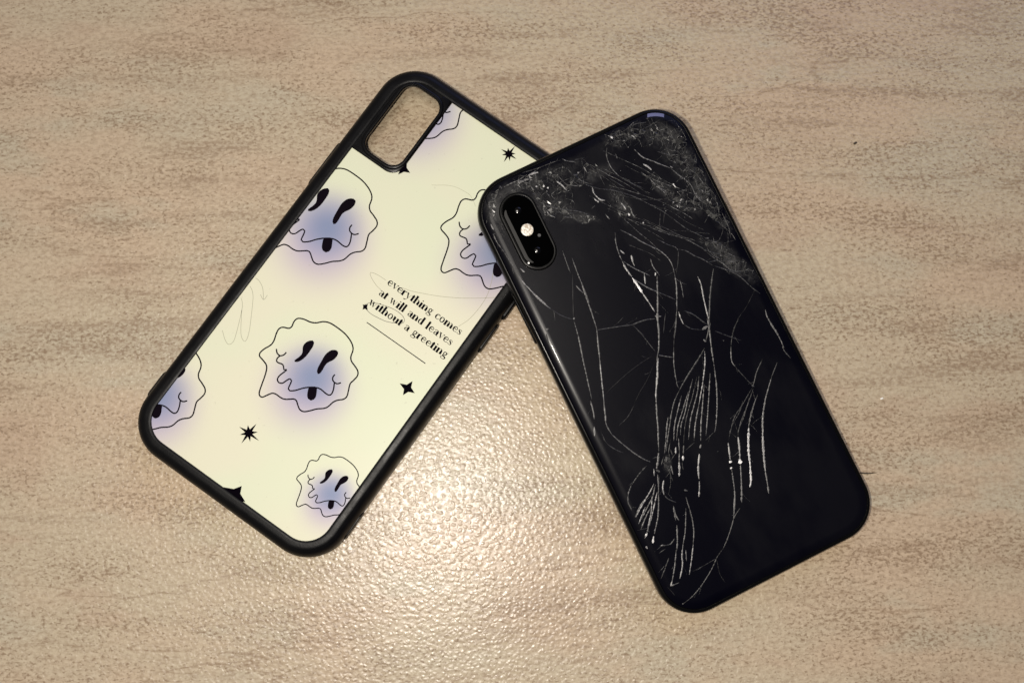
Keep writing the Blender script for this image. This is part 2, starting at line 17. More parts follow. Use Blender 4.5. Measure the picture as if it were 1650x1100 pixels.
'zones':[[-29.1,62.6,3.0,7.5,-0.092],[-21.0,66.7,7.2,2.3,-0.004],[-11.1,65.6,11.3,2.5,-0.056],[-11.1,55.1,4.9,3.4,-1.062],[-16.2,58.6,4.7,1.9,-1.503],[14.6,66.7,6.4,3.0,-0.09],[25.5,63.0,8.5,4.2,-0.705],[28.5,54.2,4.2,9.4,0.079],[30.2,42.9,3.4,8.5,0.042],[31.5,32.8,2.6,6.6,0.073],[29.4,16.0,7.5,2.6,-0.973],[26.8,23.5,5.7,1.9,-0.884],[23.4,39.8,5.7,3.0,-0.795],[5.5,48.3,6.0,2.6,-1.505],[19.1,48.1,7.5,1.9,-1.151],[-6.4,49.7,5.7,1.5,-0.62],[-16.3,-26.9,1.3,3.0,-0.456],[-3.1,60.7,11.3,2.3,-0.092]]}
POSE = D['pose']

# ------------------------------------------------------------------ camera
cam_d = bpy.data.cameras.new("camera"); cam = bpy.data.objects.new("camera", cam_d); C.objects.link(cam)
cam_d.sensor_width = 36.0; cam_d.lens = POSE['lens']
cam_d.clip_start = 0.01; cam_d.clip_end = 20
cam.location = (0, 0, POSE['H']*MM); cam.rotation_euler = (POSE['rx'], POSE['ry'], 0)
SC.camera = cam

# ------------------------------------------------------------------ room light (soft, dim) and the flash of the camera
w = bpy.data.worlds.new("World"); SC.world = w; w.use_nodes = True
nt = w.node_tree; nt.nodes.clear()
def wn(t, **k):
    n = nt.nodes.new(t)
    for a, b in k.items(): setattr(n, a, b)
    return n
out = wn('ShaderNodeOutputWorld'); bg = wn('ShaderNodeBackground'); nt.links.new(bg.outputs[0], out.inputs[0])
tc = wn('ShaderNodeTexCoord'); sep = wn('ShaderNodeSeparateXYZ'); nt.links.new(tc.outputs['Generated'], sep.inputs[0])
mx = wn('ShaderNodeMath', operation='MULTIPLY_ADD'); nt.links.new(sep.outputs[0], mx.inputs[0]); mx.inputs[1].default_value = -0.9
my = wn('ShaderNodeMath', operation='MULTIPLY_ADD'); nt.links.new(sep.outputs[1], my.inputs[0]); my.inputs[1].default_value = 0.25; my.inputs[2].default_value = 0.5
nt.links.new(my.outputs[0], mx.inputs[2])
rp = wn('ShaderNodeValToRGB'); nt.links.new(mx.outputs[0], rp.inputs[0])
rp.color_ramp.elements[0].position = 0.05; rp.color_ramp.elements[0].color = (0.035, 0.035, 0.045, 1)
rp.color_ramp.elements[1].position = 0.95; rp.color_ramp.elements[1].color = (0.24, 0.22, 0.20, 1)
dirw = wn('ShaderNodeVectorMath', operation='DOT_PRODUCT'); nt.links.new(tc.outputs['Generated'], dirw.inputs[0]); dirw.inputs[1].default_value = Vector((0.38, 0.85, 0.62)).normalized()
pw = wn('ShaderNodeMapRange', interpolation_type='SMOOTHSTEP'); nt.links.new(dirw.outputs['Value'], pw.inputs[0]); pw.inputs[1].default_value = 0.88; pw.inputs[2].default_value = 0.985
wmix = wn('ShaderNodeMix', data_type='RGBA'); nt.links.new(pw.outputs[0], wmix.inputs[0]); nt.links.new(rp.outputs[0], wmix.inputs[6]); wmix.inputs[7].default_value = (0.72, 0.82, 1.6, 1)   # the window wall, cool daylight
nt.links.new(wmix.outputs[2], bg.inputs[0]); bg.inputs[1].default_value = 1.0

def lamp(name, kind, loc, energy, color, **k):
    d = bpy.data.lights.new(name, kind); d.energy = energy; d.color = color
    for a, b in k.items(): setattr(d, a, b)
    o = bpy.data.objects.new(name, d); C.objects.link(o); o.location = loc
    return o
lamp("camera_flash", 'POINT', (-0.026, -0.004, (POSE['H']+1.5)*MM), 3.2*(POSE['H']/335.6)**2, (1.0, 0.93, 0.83), shadow_soft_size=0.006)
cl = lamp("overhead_fill", 'AREA', (-0.14, 0.05, 2.1), 12.5, (1.0, 0.93, 0.84), shape='DISK', size=0.60)  # added overhead fill, unseen: evens out the table while blacks stay dark

SC.view_settings.view_transform = 'Standard'; SC.view_settings.look = 'None'
SC.view_settings.gamma = 1; SC.view_settings.exposure = 0

# ------------------------------------------------------------------ helpers
class NT:
    def __init__(s, name):
        s.m = bpy.data.materials.new(name); s.m.use_nodes = True; s.t = s.m.node_tree
        s.b = s.t.nodes['Principled BSDF']; s.out = s.t.nodes['Material Output']
        s.co = s.n('ShaderNodeTexCoord').outputs['Object']
    def n(s, t, **k):
        x = s.t.nodes.new(t)
        for a, b in k.items(): setattr(x, a, b)
        return x
    def put(s, inp, v):
        if isinstance(v, bpy.types.NodeSocket): s.t.links.new(v, inp)
        elif isinstance(v, (tuple, list)) and len(v) == 3 and inp.type == 'RGBA': inp.default_value = (*v, 1)
        else: inp.default_value = v
    def math(s, op, a, b=0.0, c=None, clamp=False):
        x = s.n('ShaderNodeMath', operation=op, use_clamp=clamp); s.put(x.inputs[0], a); s.put(x.inputs[1], b)
        if c is not None: s.put(x.inputs[2], c)
        return x.outputs[0]
    def mix(s, f, a, b, mode='MIX'):
        x = s.n('ShaderNodeMix', data_type='RGBA', blend_type=mode); s.put(x.inputs[0], f); s.put(x.inputs[6], a); s.put(x.inputs[7], b)
        return x.outputs[2]
    def map(s, loc=(0,0,0), rot=0.0, sc=(1,1,1), kind='POINT', src=None):
        x = s.n('ShaderNodeMapping', vector_type=kind); s.put(x.inputs[0], src or s.co)
        x.inputs[1].default_value = loc; x.inputs[2].default_value = (0,0,rot); x.inputs[3].default_value = sc
        return x.outputs[0]
    def noise(s, vec, scale, detail=2, rough=0.5, dist=0.0):
        x = s.n('ShaderNodeTexNoise'); s.put(x.inputs['Vector'], vec); x.inputs['Scale'].default_value = scale
        x.inputs['Detail'].default_value = detail; x.inputs['Roughness'].default_value = rough; x.inputs['Distortion'].default_value = dist
        return x.outputs[0]
    def voro(s, vec, scale, feature='F1', **k):
        x = s.n('ShaderNodeTexVoronoi', feature=feature); s.put(x.inputs['Vector'], vec); x.inputs['Scale'].default_value = scale
        for a, b in k.items(): x.inputs[a].default_value = b
        return x.outputs['Distance']
    def rng(s, v, a, b, c=0.0, d=1.0, smooth=True):
        x = s.n('ShaderNodeMapRange', interpolation_type='SMOOTHSTEP' if smooth else 'LINEAR'); s.put(x.inputs[0], v)
        for i, q in enumerate((a, b, c, d)): s.put(x.inputs[1+i], q)
        return x.outputs[0]
    def bump(s, h, dist, strength=1.0, nrm=None):
        x = s.n('ShaderNodeBump'); x.inputs['Strength'].default_value = strength; x.inputs['Distance'].default_value = dist
        s.put(x.inputs['Height'], h)
        if nrm: s.put(x.inputs['Normal'], nrm)
        return x.outputs[0]
    def set(s, **k):
        for a, v in k.items(): s.put(s.b.inputs[a.replace('_', ' ')], v)
        return s.m

def link(name, verts, faces, mat, parent=None, smooth=True, sharp=35, loc=None, label=None, kind=None):
    me = bpy.data.meshes.new(name); me.from_pydata(verts, [], faces); me.update()
    bm = bmesh.new(); bm.from_mesh(me); bmesh.ops.recalc_face_normals(bm, faces=bm.faces); bm.to_mesh(me); bm.free()
    if smooth:
        me.polygons.foreach_set('use_smooth', [True]*len(me.polygons)); me.set_sharp_from_angle(angle=radians(sharp))
    me.materials.append(mat)
    o = bpy.data.objects.new(name, me); C.objects.link(o)
    if parent: o.parent = parent
    if loc: o.location = loc
    if label: o['label'] = label
    if kind: o['kind'] = kind
    return o

def rrect(hw, hl, r, n=14, cx=0, cy=0):
    """rounded rectangle, counter-clockwise from the right side; same point count for every inset"""
    r = max(r, 0.05); P = []
    for q, (sx, sy) in enumerate(((1, 1), (-1, 1), (-1, -1), (1, -1))):
        for i in range(n+1):
            a = q*pi/2 + i*pi/2/n
            # slightly squarer than a circle, like a phone corner
            P.append((cx + sx*(hw-r) + r*cos(a), cy + sy*(hl-r) + r*sin(a)))
    return P

def loft(loops, cap0=False, cap1=False, closed_profile=False):
    """loops: list of lists of (x,y,z) in mm"""
    V = [(x*MM, y*MM, z*MM) for L in loops for x, y, z in L]; n = len(loops[0]); F = []
    m = len(loops)
    for k in range(m if closed_profile else m-1):
        a = k*n; b = ((k+1) % m)*n
        for i in range(n):
            j = (i+1) % n; F.append((a+i, a+j, b+j, b+i))
    if cap0: F.append(tuple(range(n))[::-1])
    if cap1: F.append(tuple((m-1)*n+i for i in range(n)))
    return V, F

def crom(P, step=0.35, closed=False):
    """Catmull-Rom through points with any number of components"""
    P = [tuple(map(float, p)) for p in P]
    if len(P) < 3: return P
    Q = ([P[-2]] + P + [P[1]]) if closed else ([tuple(2*a-b for a, b in zip(P[0], P[1]))] + P + [tuple(2*a-b for a, b in zip(P[-1], P[-2]))])
    out = []
    for i in range(1, len(Q)-2):
        a, b, c, d = Q[i-1:i+3]; n = max(1, int(hypot(c[0]-b[0], c[1]-b[1])/step))
        for k in range(n):
            t = k/n
            out.append(tuple(0.5*((2*q) + (r-p)*t + (2*p-5*q+4*r-s)*t*t + (3*q-p-3*r+s)*t**3) for p, q, r, s in zip(a, b, c, d)))
    out.append(P[-1]); return out

def ribbon(V, F, pts, z, ridge=0.0):
    """pts [(x,y,width)] mm; flat band, or a low ridge (splinter edge) when ridge > 0"""
    n = len(pts); b = len(V)
    if n < 2: return
    for i, (x, y, wd) in enumerate(pts):
        x0, y0 = pts[max(0, i-1)][:2]; x1, y1 = pts[min(n-1, i+1)][:2]
        dx, dy = x1-x0, y1-y0; l = hypot(dx, dy) or 1e-6; nx, ny = -dy/l*wd/2, dx/l*wd/2
        V.append(((x+nx)*MM, (y+ny)*MM, z*MM)); V.append((x*MM, y*MM, (z+ridge)*MM)) if ridge else None
        V.append(((x-nx)*MM, (y-ny)*MM, z*MM))
    s = 3 if ridge else 2
    for i in range(n-1):
        for k in range(s-1):
            a = b+i*s+k; F.append((a, a+1, a+s+1, a+s))

def thing(name, label, cat, loc, rot):
    o = bpy.data.objects.new(name, None); C.objects.link(o); o.empty_display_size = 0.02
    o.location = loc; o.rotation_euler = rot; o['label'] = label; o['category'] = cat
    return o


# ------------------------------------------------------------------ materials
def mat_table():
    s = NT('table_laminate')
    big = s.noise(s.map(sc=(7, 16, 7), rot=radians(-5)), 1.6, 3, 0.55)
    big2 = s.noise(s.map(loc=(3.1, 1.7, 0), sc=(10, 26, 7), rot=radians(-6)), 1.5, 4, 0.6)
    base = s.mix(s.rng(big, 0.38, 0.64), (0.522, 0.442, 0.310), (0.545, 0.425, 0.295))
    base = s.mix(s.rng(big2, 0.50, 0.66), base, (0.508, 0.446, 0.322))
    base = s.mix(s.math('MULTIPLY', s.rng(big2, 0.44, 0.34), 0.55), base, (0.48, 0.36, 0.25))
    # fine cloudy grain
    g = s.noise(s.map(sc=(1, 1.7, 1), rot=radians(-4)), 560, 3, 0.65)
    base = s.mix(s.rng(g, 0.33, 0.62), s.mix(0.45, base, (0.29, 0.205, 0.13)), base)
    # printed specks, short and lying along the grain
    dens = s.rng(s.noise(s.map(loc=(5, 2, 0), sc=(14, 44, 9), rot=radians(-6)), 1.3, 4, 0.65), 0.32, 0.68, 0.068, -0.070)
    sp = s.noise(s.map(sc=(1, 1.55, 1), rot=radians(-8)), 760, 3.0, 0.6, 0.1)
    m1 = s.rng(s.math('ADD', sp, dens), 0.46, 0.34)
    base = s.mix(s.math('MULTIPLY', m1, 0.72), base, (0.225, 0.150, 0.090))
    sp2 = s.noise(s.map(loc=(9, 4, 0), sc=(1, 2.4, 1), rot=radians(-4)), 300, 3, 0.6, 0.3)
    base = s.mix(s.math('MULTIPLY', s.rng(s.math('ADD', sp2, dens), 0.43, 0.30), 0.36), base, (0.25, 0.165, 0.10))
    # long soft brown streaks
    st = s.noise(s.map(loc=(0.7, 3.3, 0), sc=(1, 7.5, 1), rot=radians(-5)), 17, 5, 0.62, 0.4)
    stm = s.math('MULTIPLY', s.rng(st, 0.50, 0.66), s.rng(s.noise(s.map(loc=(4, 1, 0)), 9, 2), 0.38, 0.6))
    base = s.mix(s.math('MULTIPLY', stm, s.rng(g, 0.62, 0.38, 0.22, 0.80)), base, (0.30, 0.215, 0.14))
    # thin drifting veins
    v = s.noise(s.map(loc=(1.2, 0.6, 0), sc=(1, 5.5, 1), rot=radians(-6)), 5.2, 5, 0.55)
    vein = s.rng(s.math('ABSOLUTE', s.math('SUBTRACT', v, 0.545)), 0.0085, 0.0)
    vein = s.math('MULTIPLY', vein, s.rng(s.noise(s.map(loc=(2, 7, 0)), 14, 2), 0.42, 0.58))
    base = s.mix(s.math('MULTIPLY', vein, s.rng(g, 0.65, 0.35, 0.22, 0.6)), base, (0.25, 0.165, 0.10))
    # leathery relief
    wob = s.n('ShaderNodeVectorMath', operation='MULTIPLY_ADD')
    nz = s.n('ShaderNodeTexNoise'); s.put(nz.inputs['Vector'], s.co); nz.inputs['Scale'].default_value = 420; nz.inputs['Detail'].default_value = 2
    s.put(wob.inputs[0], nz.outputs['Color']); wob.inputs[1].default_value = (0.0016,)*3; s.put(wob.inputs[2], s.map(sc=(1, 1.12, 1), rot=radians(20)))
    cell = s.n('ShaderNodeTexVoronoi', feature='SMOOTH_F1'); s.put(cell.inputs['Vector'], wob.outputs[0]); cell.inputs['Scale'].default_value = 760; cell.inputs['Smoothness'].default_value = 0.45
    h = s.math('MULTIPLY', s.rng(cell.outputs['Distance'], 0.05, 0.75, 1, 0), 1.0)
    h = s.math('ADD', h, s.math('MULTIPLY', s.noise(s.co, 900, 3, 0.6), 0.55))
    h = s.math('ADD', h, s.math('MULTIPLY', s.noise(s.co, 210, 2, 0.5), 0.8))
    ro = s.rng(s.noise(s.co, 700, 2), 0.35, 0.65, 0.25, 0.34)
    s.set(Base_Color=base, Roughness=ro, Specular_IOR_Level=0.38, Normal=s.bump(h, 0.00010, 0.68))
    return s.m

def plain(name, col, rough, spec=0.5, coat=0.0, metal=0.0, bump=None, crough=0.03):
    s = NT(name)
    k = dict(Base_Color=col, Roughness=rough, Specular_IOR_Level=spec, Coat_Weight=coat, Coat_Roughness=crough, Metallic=metal)
    if bump: k['Normal'] = s.bump(s.noise(s.co, bump[0], 3, 0.6), bump[1], 1.0)
    # faint wear in the gloss
    k['Roughness'] = s.rng(s.noise(s.co, 190, 3, 0.6), 0.3, 0.7, rough*0.85, min(1, rough*1.2))
    s.set(**k); return s.m

M = {}
M['table'] = mat_table()
M['rubber'] = plain('black_rubber', (0.003, 0.003, 0.0035), 0.36, 0.15, bump=(1500, 0.00002))
M['guard'] = plain('black_plastic', (0.003, 0.003, 0.0035), 0.25, 0.2)
M['ink'] = plain('black_ink', (0.003, 0.002, 0.004), 0.5, 0.0)
M['ink_line'] = plain('dark_ink_line', (0.006, 0.004, 0.007), 0.5, 0.0)
M['faint1'] = plain('olive_ink', (0.09, 0.08, 0.055), 0.4, 0.3)
M['faint2'] = plain('pale_olive_ink', (0.31, 0.30, 0.20), 0.4, 0.3)
M['faint3'] = plain('very_pale_ink', (0.40, 0.40, 0.28), 0.4, 0.3)
M['frame'] = plain('dark_steel', (0.003, 0.003, 0.003), 0.2, 0.13)
M['black_glass'] = plain('lens_cover_glass', (0.0004, 0.0004, 0.0004), 0.03, 0.06)
M['lens'] = plain('lens_element', (0.0006, 0.0006, 0.001), 0.07, 0.5)
M['ring'] = plain('dark_metal_ring', (0.003, 0.003, 0.003), 0.30, 0.12)
M['dot'] = plain('microphone_mesh', (0.06, 0.06, 0.06), 0.5, 0.3)
M['band'] = plain('reflection_blue', (0.13, 0.14, 0.26), 0.4, 0.3)  # bluish reflection put into a flat colour
s = NT('flash_diffuser')
fr = s.noise(s.map(sc=(1, 0.5, 1), rot=0.6), 1500, 2, 0.6)
s.set(Base_Color=s.mix(s.rng(fr, 0.42, 0.56), (0.50, 0.42, 0.31), (0.90, 0.88, 0.78)), Roughness=0.25, Normal=s.bump(fr, 0.0001, 0.6)); M['flash'] = s.m
for i, (c, r) in enumerate(((0.032, .5), (0.11, .45), (0.30, .4), (0.62, .35), (0.90, .3))):
    s = NT('fracture_%s' % ('hairline', 'fine', 'open', 'wide', 'splintered')[i])
    q = s.noise(s.co, 1500, 3, 0.7)
    s.set(Base_Color=s.mix(s.rng(q, 0.38, 0.62), (c*0.42, c*0.42, c*0.43), (c*1.1, c*1.08, c*1.03)), Roughness=r, Specular_IOR_Level=0.6)
    M['crack%d' % (i+1)] = s.m
s = NT('powdered_glass')
s.set(Base_Color=s.mix(s.rng(s.noise(s.co, 900, 3, 0.7), 0.4, 0.65), (0.03, 0.03, 0.03), (0.36, 0.36, 0.34)), Roughness=0.4, Specular_IOR_Level=0.6); M['shard'] = s.m

s = NT('crushed_glass_facet')
s.set(Base_Color=s.mix(s.rng(s.noise(s.co, 420, 4, 0.7), 0.42, 0.68), (0.003, 0.003, 0.004), (0.08, 0.08, 0.075)), Roughness=0.22, Specular_IOR_Level=0.38); M['facet'] = s.m
def mat_glass():
    s = NT('black_back_glass')
    # crushed areas of the pane: milky powder between the splinters
    tot = None
    for (x, y, a, b, al) in D['zones']:
        v = s.n('ShaderNodeVectorMath', operation='LENGTH')
        s.put(v.inputs[0], s.map(loc=(x*MM, y*MM, 0.0077), rot=al, sc=(a*MM, b*MM, 1), kind='TEXTURE'))
        g = s.rng(v.outputs['Value'], 0.25, 1.45, 1, 0)
        tot = g if tot is None else s.math('MAXIMUM', tot, g)
    n1 = s.noise(s.co, 330, 4, 0.65, 0.6); n2 = s.noise(s.map(sc=(1, 1, 1)), 1100, 3, 0.7)
    ed = s.n('ShaderNodeTexVoronoi', feature='DISTANCE_TO_EDGE'); s.put(ed.inputs['Vector'], s.co); ed.inputs['Scale'].default_value = 520
    e = s.rng(ed.outputs['Distance'], 0.12, 0.0)
    haze = s.rng(s.noise(s.map(sc=(1, 0.7, 1), rot=0.4), 150, 4, 0.62, 0.8), 0.40, 0.72)
    fib = s.rng(s.math('ABSOLUTE', s.math('SUBTRACT', s.noise(s.co, 230, 3, 0.55, 1.2), 0.5)), 0.035, 0.0)
    powder = s.math('MULTIPLY', tot, s.math('ADD', s.math('ADD', s.math('MULTIPLY', haze, 0.5), s.math('MULTIPLY', fib, 0.22)), s.math('MULTIPLY', s.rng(s.math('MULTIPLY', n1, s.math('ADD', n2, 0.5)), 0.50, 0.72), 0.5)), clamp=True)
    smear = s.rng(s.noise(s.map(sc=(1, 0.45, 1), rot=0.5), 40, 4, 0.6), 0.42, 0.7)
    col = s.mix(smear, (0.0010, 0.0010, 0.0036), (0.0028, 0.0028, 0.0052))
    col = s.mix(s.math('MULTIPLY', powder, 0.42), col, (0.155, 0.155, 0.148))
    s.set(Base_Color=col, Roughness=s.rng(smear, 0, 1, 0.25, 0.33), Specular_IOR_Level=0.10, Coat_Weight=0.04, Coat_Roughness=0.05)
    return s.m
M['glass'] = mat_glass()

def mat_print():
    s = NT('printed_cream_panel')
    n = s.noise(s.co, 24, 2, 0.5)
    col = s.mix(s.rng(n, 0.40, 0.62), (0.735, 0.722, 0.545), (0.705, 0.738, 0.540))
    def blob(col, x, y, rx, ry, c, f):
        v = s.n('ShaderNodeVectorMath', operation='LENGTH')
        s.put(v.inputs[0], s.map(loc=(x*MM, y*MM, 0.009), sc=(rx*MM, ry*MM, 1), kind='TEXTURE'))
        g = s.rng(v.outputs['Value'], 0.0, 1.0, f, 0)
        return s.mix(g, col, c)
    UP = (sin(0.6134), cos(0.6134))       # picture-up in panel axes (case turned 35 deg)
    for (x, y, k, a) in D['faces']:
        def at(dx, dy, x=x, y=y, k=k):    # offsets in mm: dx to the right and dy up as the artwork stands
            c0, s0 = cos(0.6134), sin(0.6134)
            return x + k*(c0*dx - s0*dy), y + k*(s0*dx + c0*dy)
        p = at(-1.5, 1.0); col = blob(col, *p, 19.5*k, 19.5*k, (0.56, 0.475, 0.54), 1.0)
        p = at(-0.5, 3.4); col = blob(col, *p, 16.5*k, 16.5*k, (0.42, 0.39, 0.52), 0.75)
        p = at(0.0, 5.2); col = blob(col, *p, 12.5*k, 12.5*k, (0.21, 0.265, 0.405), 0.9)
    dust = s.rng(s.noise(s.co, 760, 2, 0.5), 0.70, 0.76)
    scr = s.rng(s.noise(s.map(sc=(1, 14, 1), rot=0.9), 60, 2, 0.5), 0.72, 0.78)
    col = s.mix(s.math('MULTIPLY', dust, 0.25), col, (0.42, 0.40, 0.32))
    s.set(Base_Color=col, Roughness=s.rng(scr, 0, 1, 0.27, 0.45), Specular_IOR_Level=0.09, Normal=s.bump(s.noise(s.co, 120, 2), 0.00003, 0.5))
    return s.m
M['print'] = mat_print()

# ------------------------------------------------------------------ table
V = []; F = []
X0, X1, Y0, Y1 = -0.75, 0.75, -0.42, 0.52; hgt = 0.028
V, F = loft([[(x, y, z) for x, y in rrect((X1-X0)*500-i, (Y1-Y0)*500-i, 12)] for i, z in ((1, -28), (0, -27), (0, -1.0), (0.3, -.3), (1, 0))], True, True)
tb = link('table', [(x+(X0+X1)/2, y+(Y0+Y1)/2, z) for x, y, z in V], F, M['table'], kind='structure')

# ------------------------------------------------------------------ phone case
case = thing('phone_case', 'black rubber phone case with wavy lilac faces printed on its cream back', 'phone case',
             (POSE['case'][0]*MM, POSE['case'][1]*MM, 0), (0, 0, POSE['case'][2]))
S = POSE['scale']; CW, CT, CB = 36.75*S, 72.9*S, -72.9*S                # half width, top, bottom
CY, CH = (CT+CB)/2, (CT-CB)/2
def case_loop(i, z, r=13.0, top=0.0):
    P = rrect(CW-i, CH-i, r-i, 14, 0, CY)
    # the top bar is wider than the other three
    return [(x, y - (top*max(0, min(1, (y-CY)/CH*4-2.4))), z) for x, y in P]
prof = [(1.9, 0.25), (1.5, 0.0), (0.7, 0.1), (0.15, 0.8), (0.0, 2.0), (0.0, 4.6), (0.1, 6.1), (0.38, 7.3), (0.85, 8.2), (1.4, 8.78), (1.95, 9.12), (2.35, 9.32), (2.6, 9.42), (3.2, 9.46), (4.0, 9.5), (4.5, 9.5), (4.8, 9.38), (4.95, 9.05)]
L = []
for i, z in prof: L.append(case_loop(i, z, 13.0))
L.append(case_loop(4.95, 8.0, 13.0)); L.append(case_loop(2.5, 7.6)); L.append(case_loop(1.95, 6.6)); 
V, F = loft(L, closed_profile=True)
link('bumper', V, F, M['rubber'], case)

# back panel: cream sheet with a notch for the camera guard
def arc(cx, cy, r, a0, a1, n=8): return [(cx+r*cos(radians(a0+(a1-a0)*i/n)), cy+r*sin(radians(a0+(a1-a0)*i/n))) for i in range(n+1)]
W2, T2, B2, R = 32.0*S, 68.6*S, -68.2*S, 8.2
poly = arc(-W2+R, B2+R, R, 180, 270) + arc(W2-R, B2+R, R, 270, 360) + arc(W2-R, T2-R, R, 0, 90) + \
       [(-14.9, T2)] + arc(-14.9-4.4, 38.1+4.4, 4.4, 0, -90) + [(-W2, 38.1)]
n = len(poly)
V = [(x*MM, y*MM, z*MM) for z in (8.1, 9.0) for x, y in poly]
F = [tuple(range(n))[::-1], tuple(range(n, 2*n))] + [(i, (i+1) % n, n+(i+1) % n, n+i) for i in range(n)]
panel = link('back_panel', V, F, M['print'], case, smooth=False, label='cream printed back panel with lilac and blue airbrushed patches')

# camera guard: black plate round a rounded window, with a raised lip
HX, HY, HW, HL, HR = -23.2*S, 53.0*S, 6.75*S, 12.9*S, 4.0
GX0, GX1, GY0, GY1 = -35.4, -15.1, 38.1, 70.2
def guard_outer(i, z):
    out = []; cx, cy = -(CW-13), CT-13            # kept inside the rounded corner of the bumper
    for x, y in rrect((GX1-GX0)/2-i, (GY1-GY0)/2-i, 4.3-i, 14, (GX0+GX1)/2, (GY0+GY1)/2):
        x = max(x, -CW+3.2); y = min(y, CT-3.2); d = hypot(x-cx, y-cy)
        if x < cx and y > cy and d > 9.8: x, y = cx+(x-cx)*9.8/d, cy+(y-cy)*9.8/d
        out.append((x, y, z))
    return out
def hole(i, z): return [(x, y, z) for x, y in rrect(HW+i, HL+i, HR+i, 14, HX, HY)]
L = [guard_outer(0, 8.1), guard_outer(0, 9.12), guard_outer(0.25, 9.25), hole(1.35, 9.28), hole(1.15, 9.55), hole(0.8, 9.68), hole(0.3, 9.62), hole(0.05, 9.35), hole(0.0, 8.9), hole(0.1, 8.1)]
V, F = loft(L, closed_profile=True); link('camera_guard', V, F, M['guard'], case)

def side_button(parent, mat, name, side, u, v0, v1, z0, z1, prot, label=None):
    """rounded key standing proud of a straight flank at x = side*u"""
    hv, hz, cv, cz = (v1-v0)/2, (z1-z0)/2, (v0+v1)/2, (z0+z1)/2; L = []
    for i, dpt in ((0, -0.6), (0, prot*0.45), (0.25, prot*0.8), (0.7, prot)):
        L.append([(side*(u+dpt), cv+a, cz+b) for a, b in rrect(hv-i, hz-i, min(hz, hv)*0.98-i, 6)])
    V, F = loft(L, True, True); return link(name, V, F, mat, parent, label=label)
side_button(case, M['rubber'], 'power_button', -1, CW, 21.2, 38.2, 2.2, 5.6, 0.75)
side_button(case, M['rubber'], 'volume_button', 1, CW, 21.5, 33.5, 2.2, 5.6, 0.9)
side_button(case, M['rubber'], 'volume_button', 1, CW, 9.0, 19.6, 2.2, 5.6, 0.6)
side_button(case, M['rubber'], 'grip_rib', -1, CW, -60.2, -50.5, 1.6, 5.4, 0.9)
side_button(case, M['rubber'], 'grip_rib', 1, CW, -60.2, -50.5, 1.6, 5.4, 0.4)

# ---- print on the panel
def inside(x, y, m=1.2):
    if not (-W2-m < x < W2+m and B2-m < y < T2+m): return False
    if x < -14.9-m and y > 38.1+m: return False
    return True
def pieces(P):
    cur = []
    for p in P:
        if inside(*p[:2]): cur.append(p)
        else:
            if len(cur) > 1: yield cur
            cur = []
    if len(cur) > 1: yield cur
ZP = 9.0
def fill(V, F, pts, z):
    b = len(V); n = len(pts)
    cx = sum(p[0] for p in pts)/n; cy = sum(p[1] for p in pts)/n
    V += [(p[0]*MM, p[1]*MM, z*MM) for p in pts] ; F.append(tuple(range(b, b+n)))
def clip_poly(P, m=0.9):
    def cut(P, f, g):
        out = []
        for i, a in enumerate(P):
            b = P[(i+1) % len(P)]; fa, fb = f(a), f(b)
            if fa >= 0: out.append(a)
            if (fa >= 0) != (fb >= 0):
                t = fa/(fa-fb); out.append((a[0]+t*(b[0]-a[0]), a[1]+t*(b[1]-a[1])))
        return out
    for f in (lambda p: p[0]+W2+m, lambda p: W2+m-p[0], lambda p: p[1]-B2+m, lambda p: T2+m-p[1]):
        P = cut(P, f, None) if P else P
    if P and sum(p[0] for p in P)/len(P) < -15.5 and sum(p[1] for p in P)/len(P) > 38.6: return []
    return P
labels = ['whole wavy smiling face with two slanted eyes and a tongue', 'wavy face cut by the upper left rim', 'wavy face cut by the lower left corner',
          'wavy face partly under the phone', 'smallest wavy face by the lower right rim', 'corner of a wavy face above the camera window']
for fi, (fx, fy, k, rot) in enumerate(D['faces']):
    V = []; F = []; c0, s0 = cos(radians(rot*0.5)), sin(radians(rot*0.5))
    tr = lambda p: (fx+k*(c0*p[0]-s0*p[1]), fy+k*(s0*p[0]+c0*p[1]))
    for si, st in enumerate(D['motif']['strokes']):
        P = [(*tr(q), 0) for q in crom(st, 0.4, closed=(si == 0))]
        wd = 0.42 if k > 0.8 else 0.30
        for piece in pieces([(x, y, wd) for x, y, _ in P]): ribbon(V, F, piece, ZP+0.02+0.002*si)
    for bi, bl in enumerate(D['motif']['blobs']):
        P = clip_poly([tr(q) for q in crom(bl+[bl[0]], 0.5, closed=True)[:-1]])
        if len(P) > 3: fill(V, F, P, ZP+0.036+0.002*bi)
    link('printed_face', V, F, M['ink_line'] if k > 0.8 else M['ink_line'], panel, smooth=False, label=labels[fi])
for st in D['stars']:
    V = []; F = []; P = clip_poly([tuple(q) for q in st], 1.4)
    b = len(V); cx = sum(p[0] for p in P)/len(P); cy = sum(p[1] for p in P)/len(P)
    V.append((cx*MM, cy*MM, (ZP+0.05)*MM)); V += [(x*MM, y*MM, (ZP+0.05)*MM) for x, y in P]
    F = [(0, 1+i, 1+(i+1) % len(P)) for i in range(len(P))]
    link('printed_star', V, F, M['ink'], panel, smooth=False, label='printed black star with %s points' % ('eight' if len(st) > 12 else ('five' if len(st) == 10 else 'four')))
for pts, wd, g in D['lines']:
    V = []; F = []
    for piece in pieces([(x, y, wd) for x, y in crom([tuple(q) for q in pts], 0.4)]): ribbon(V, F, piece, ZP+0.012)
    link('printed_line', V, F, M[('ink_line', 'faint1', 'faint2', 'faint3')[g]], panel, smooth=False)

